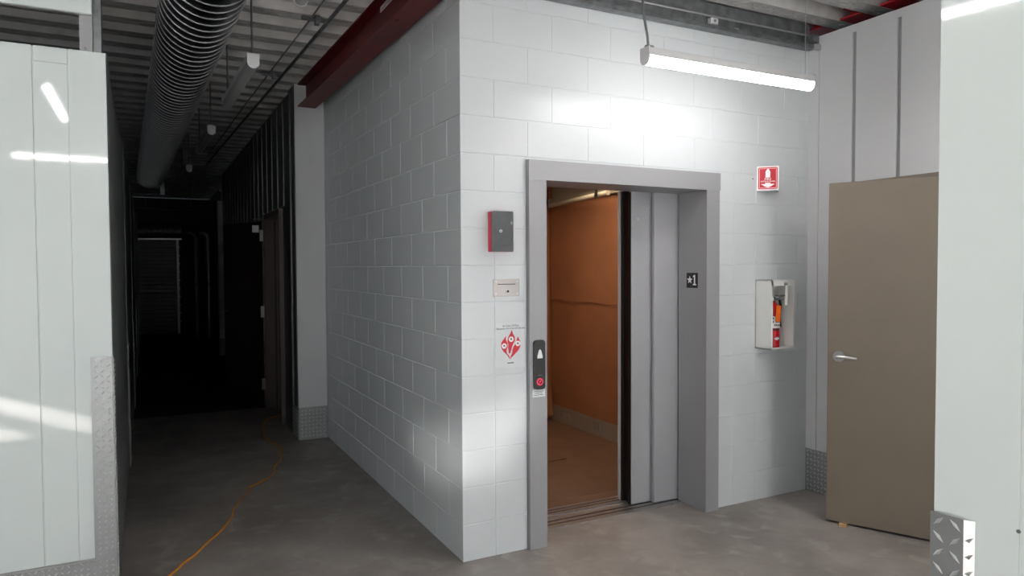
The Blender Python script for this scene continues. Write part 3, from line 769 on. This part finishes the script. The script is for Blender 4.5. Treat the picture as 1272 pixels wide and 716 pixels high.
# ---- round duct with seams
du = thing('air_duct', (-1.3, 4, 2.85), 'round galvanised air duct with closely spaced seams along the corridor ceiling', 'duct')
def dax(y): return -1.235 - .0237 * (y - 1.2)
DZ, DR = 3.065, .197
db = MB(); n = 36; vs = []; ys = [-1.5, 9.12]
for y in ys:
    for k in range(n): th = 2 * math.pi * k / n; vs.append((dax(y) + DR * math.cos(th), y, DZ + DR * math.sin(th)))
db.add(vs, [(k, (k + 1) % n, n + (k + 1) % n, n + k) for k in range(n)] + [tuple(range(n)), tuple(range(n, 2 * n))]); db.smooth = True
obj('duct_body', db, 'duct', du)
sm = None; y = -1.4; slant = .03
while y < 9.05:
    if sm is None:
        rg = MB(); N, Q = 40, 6; vs = []
        for k in range(N):
            th = 2 * math.pi * k / N
            for q in range(Q):
                ph = 2 * math.pi * q / Q; rr = DR + .001 + .0035 * math.cos(ph)
                vs.append((dax(y) + rr * math.cos(th), y + .0035 * math.sin(ph) + slant * math.sin(th + .6) , DZ + rr * math.sin(th)))
        rg.add(vs, [(k * Q + q, k * Q + (q + 1) % Q, ((k + 1) % N) * Q + (q + 1) % Q, ((k + 1) % N) * Q + q) for k in range(N) for q in range(Q)]); rg.smooth = True
        sm = obj('duct_seam', rg, 'seam', du, origin=(dax(y), y, DZ))
    else:
        c_ = sm.copy(); COL.objects.link(c_); c_.location = Vector((dax(y), y, DZ)) - ORG[du.name]
    y += .105
for hy in (2.05, 5.2): 
    o = MB(); o.tube([(dax(hy) + DR + .012, hy, DZ), (dax(hy) + DR + .02, hy, 3.33)], .003, 6); obj('hanger_wire', o, 'galv', du)
th_ = thing('duct_hanger', (-1.5, 9.2, 2.8), 'pale strap trapeze hanger at the far end of the air duct', 'hanger')
obj('crossbar', MB().box((-1.95, 9.19, 2.78), (-1.20, 9.22, 2.81)), 'dark_panel', th_)
for q in (-1.815, -1.255): obj('strap', MB().box((q - .03, 9.17, 2.79), (q + .03, 9.19, 3.33)), 'seam', th_)

# ---- conduits under the deck
tag(obj('conduit_pipe', MB().tube([(-.36, -.6, 3.26), (-.388, .815, 3.26), (-.44, 2.6, 3.26), (-.52, 5.2, 3.26), (-.62, 9.0, 3.27)], .013, 8), 'galv'), 'thick conduit pipe running along the deck near the red beam', 'conduit', 'conduits under the deck')
tag(obj('conduit_pipe', MB().tube([(-.47, -.6, 3.285), (-.50, 1.3, 3.285), (-.58, 4.2, 3.285), (-.66, 8.0, 3.29)], .006, 6), 'galv'), 'thin conduit running along the deck nearer the round duct', 'conduit', 'conduits under the deck')
for yy, xx in ((1.35, -.46), (2.9, -.50)):
    tag(obj('conduit_hanger', MB().box((xx - .10, yy - .012, 3.272), (xx + .08, yy + .012, 3.295)).box((xx - .015, yy - .02, 3.25), (xx + .015, yy + .02, 3.31)), 'galv'), 'small strut hanger carrying the conduits, %s' % ('nearer of the two' if yy < 2 else 'farther of the two'), 'hanger', 'conduit hangers')

# ---- post and header above the left partition
po = thing('soffit_frame', (-1.72, .25, 2.588), 'grey post carrying a white soffit box above the left partition', 'soffit')
obj('post', MB().box((-1.756, .19, 2.585), (-1.706, .30, 3.32)), 'frame', po)
obj('post_side', MB().box((-1.704, .20, 2.585), (-1.672, .33, 3.32)), 'galv', po)
obj('soffit_box', MB().cbox((-4.5, .155, 2.748), (-1.704, .188, 3.20), .004), 'panel', po)
obj('rivet', MB(face_mtx((-1.735, .19, 2.605), (1, 0, 0))).prism(circle(0, 0, .006, 8), ID, 0, .003), 'galv', po)

# ================================================================== DEEP CORRIDOR
# brown door folded back against the corridor wall
cd = thing('door_2', (RX - .02, 5.10, 0), 'dark brown door folded open against the corridor wall', 'door', kind='structure')
dd = Vector((-.345, .94, 0)).normalized(); m2 = face_mtx((RX - .015, 5.075, .012), -dd)   # z faces the corridor
m2 = Matrix(((dd.x, 0, -dd.y, RX - .025), (dd.y, 0, dd.x, 5.075), (0, 1, 0, .012), (0, 0, 0, 1)))
obj('leaf', MB(m2).box((.01, 0, -.02), (.96, 2.14, .022)), 'brown', cd)
obj('edge_strip', MB(m2).box((0, 0, -.02), (.01, 2.14, .022)), 'jamb', cd)
for zz in (.20, 1.04, 1.92):
    obj('hinge', MB().box((RX - .075, 5.045, zz), (RX + .03, 5.052, zz + .13)), 'chrome', cd)
hb = MB(); hb.tube([(RX - .028, 5.04, .0), (RX - .028, 5.04, 2.24)], .009, 8); obj('hinge_rod', hb, 'galv', cd)
hb = MB(m2); hb.tube([(.89, 1.07, .022), (.89, 1.07, .065), (.80, 1.07, .068)], .010, 8); obj('lever', hb, 'chrome', cd)
obj('closer_arm', MB().tube([(RX - .15, 5.02, 2.17), (RX + .10, 4.95, 2.17)], .007, 6), 'galv', cd)
obj('closer_shoe', MB().box((RX - .155, 5.03, 2.02), (RX - .085, 5.06, 2.10)), 'seam', cd)

# pilaster farther on
fc_ = thing('corridor_pilaster', (-.22, 10.5, 0), 'grey pilaster with diamond plate foot deep in the corridor', 'column')
obj('shaft', MB().box((-.335, 10.4, 0), (-.115, 10.62, 2.83)), 'white', fc_)
obj('upper_post', MB().box((-.27, 10.43, 2.83), (-.17, 10.58, 3.31)), 'frame', fc_)
for zz in (3.0, 3.15): obj('bracket', MB().box((-.30, 10.41, zz), (-.13, 10.43, zz + .05)), 'galv', fc_)
tread_plate(fc_, face_mtx((-.337, 10.397, 0), (1, 0, 0)), .224, .31, pitch=.045)

# roll up door at the end
rd = thing('rollup_door', (-1.35, 15.5, 0), 'closed slatted roll up door at the dark end of the corridor', 'roll up door')
hd = MB(); hd.tube([(-1.95, 15.38, 2.50), (-.74, 15.38, 2.50)], .20, 20); obj('hood', hd, 'galv', rd)
obj('hood_lip', MB().box((-1.95, 15.30, 2.285), (-.74, 15.34, 2.315)), 'chrome', rd)
sm = None
for i in range(23):
    z_ = .02 + i * .099
    if sm is None: sm = obj('slat', MB().cbox((-1.93, 15.50, z_), (-.85, 15.53, z_ + .094), .008), 'dark_panel', rd)
    else:
        c_ = sm.copy(); COL.objects.link(c_); c_.location = Vector((-1.39, 15.515, z_)) - ORG[rd.name]
obj('track', MB().box((-.85, 15.42, 0), (-.80, 15.55, 2.3)), 'pipe', rd)
for i in range(10): obj('track_bolt', MB().box((-.80, 15.43, .3 + i * .2), (-.765, 15.47, .32 + i * .2)), 'pipe', rd)
for (px, pr_, nm) in ((-.505, .035, 'narrow vertical steel pipe left of the thicker pipe deep in the corridor'), (-.25, .055, 'thick vertical steel pipe deep in the corridor')):
    p_ = thing('vertical_pipe', (px, 14, 0), nm, 'pipe', 'pipes at the corridor end')
    o = MB(); o.tube([(px, 14, 0), (px, 14, 2.28), (px - .03, 14, 2.36), (px - .10, 14, 2.40), (px - .22, 14, 2.40)], pr_, 12); obj('pipe_run', o, 'pipe', p_)
    o = MB(); o.tube([(px, 14, 1.2), (px, 14, 1.28)], pr_ + .012, 12); obj('coupling', o, 'galv', p_)
xc = thing('cross_conduit', (-1.2, 12, 2.75), 'horizontal conduit crossing the corridor in front of the roll up door', 'conduit')
obj('pipe_run', MB().tube([(-1.66, 12, 2.765), (-1.2, 12, 2.765), (-.6, 12, 2.77)], .018, 8), 'pipe', xc)
for q in (-1.5, -.7): obj('hanger_rod', MB().tube([(q, 12, 2.78), (q, 12, 3.32)], .006, 6), 'galv', xc)

# ---- extension cord on the floor
pts = [(-1.95, -.35), (-1.72, .12), (-1.435, .556), (-1.36, .698), (-1.298, .787), (-1.23, .932), (-1.136, 1.109), (-1.055, 1.317), (-1.017, 1.502), (-.885, 1.833), (-.868, 1.928), (-.674, 2.163), (-.618, 2.407), (-.535, 2.605), (-.513, 2.825), (-.471, 2.956), (-.488, 3.158), (-.54, 3.45), (-.50, 3.9), (-.40, 4.3), (-.2, 4.5)]
sm_ = []
for i in range(len(pts) - 1):
    p0, p1, p2, p3 = [Vector((*pts[min(max(j, 0), len(pts) - 1)], .0062)) for j in (i - 1, i, i + 1, i + 2)]
    for q in range(5):
        t_ = q / 5
        sm_.append(.5 * ((2 * p1) + (p2 - p0) * t_ + (2 * p0 - 5 * p1 + 4 * p2 - p3) * t_ ** 2 + (3 * p1 - p0 - 3 * p2 + p3) * t_ ** 3))
tag(obj('extension_cord', MB().tube(sm_, .006, 8), 'cord'), 'yellow orange extension cord winding along the corridor floor', 'cord')
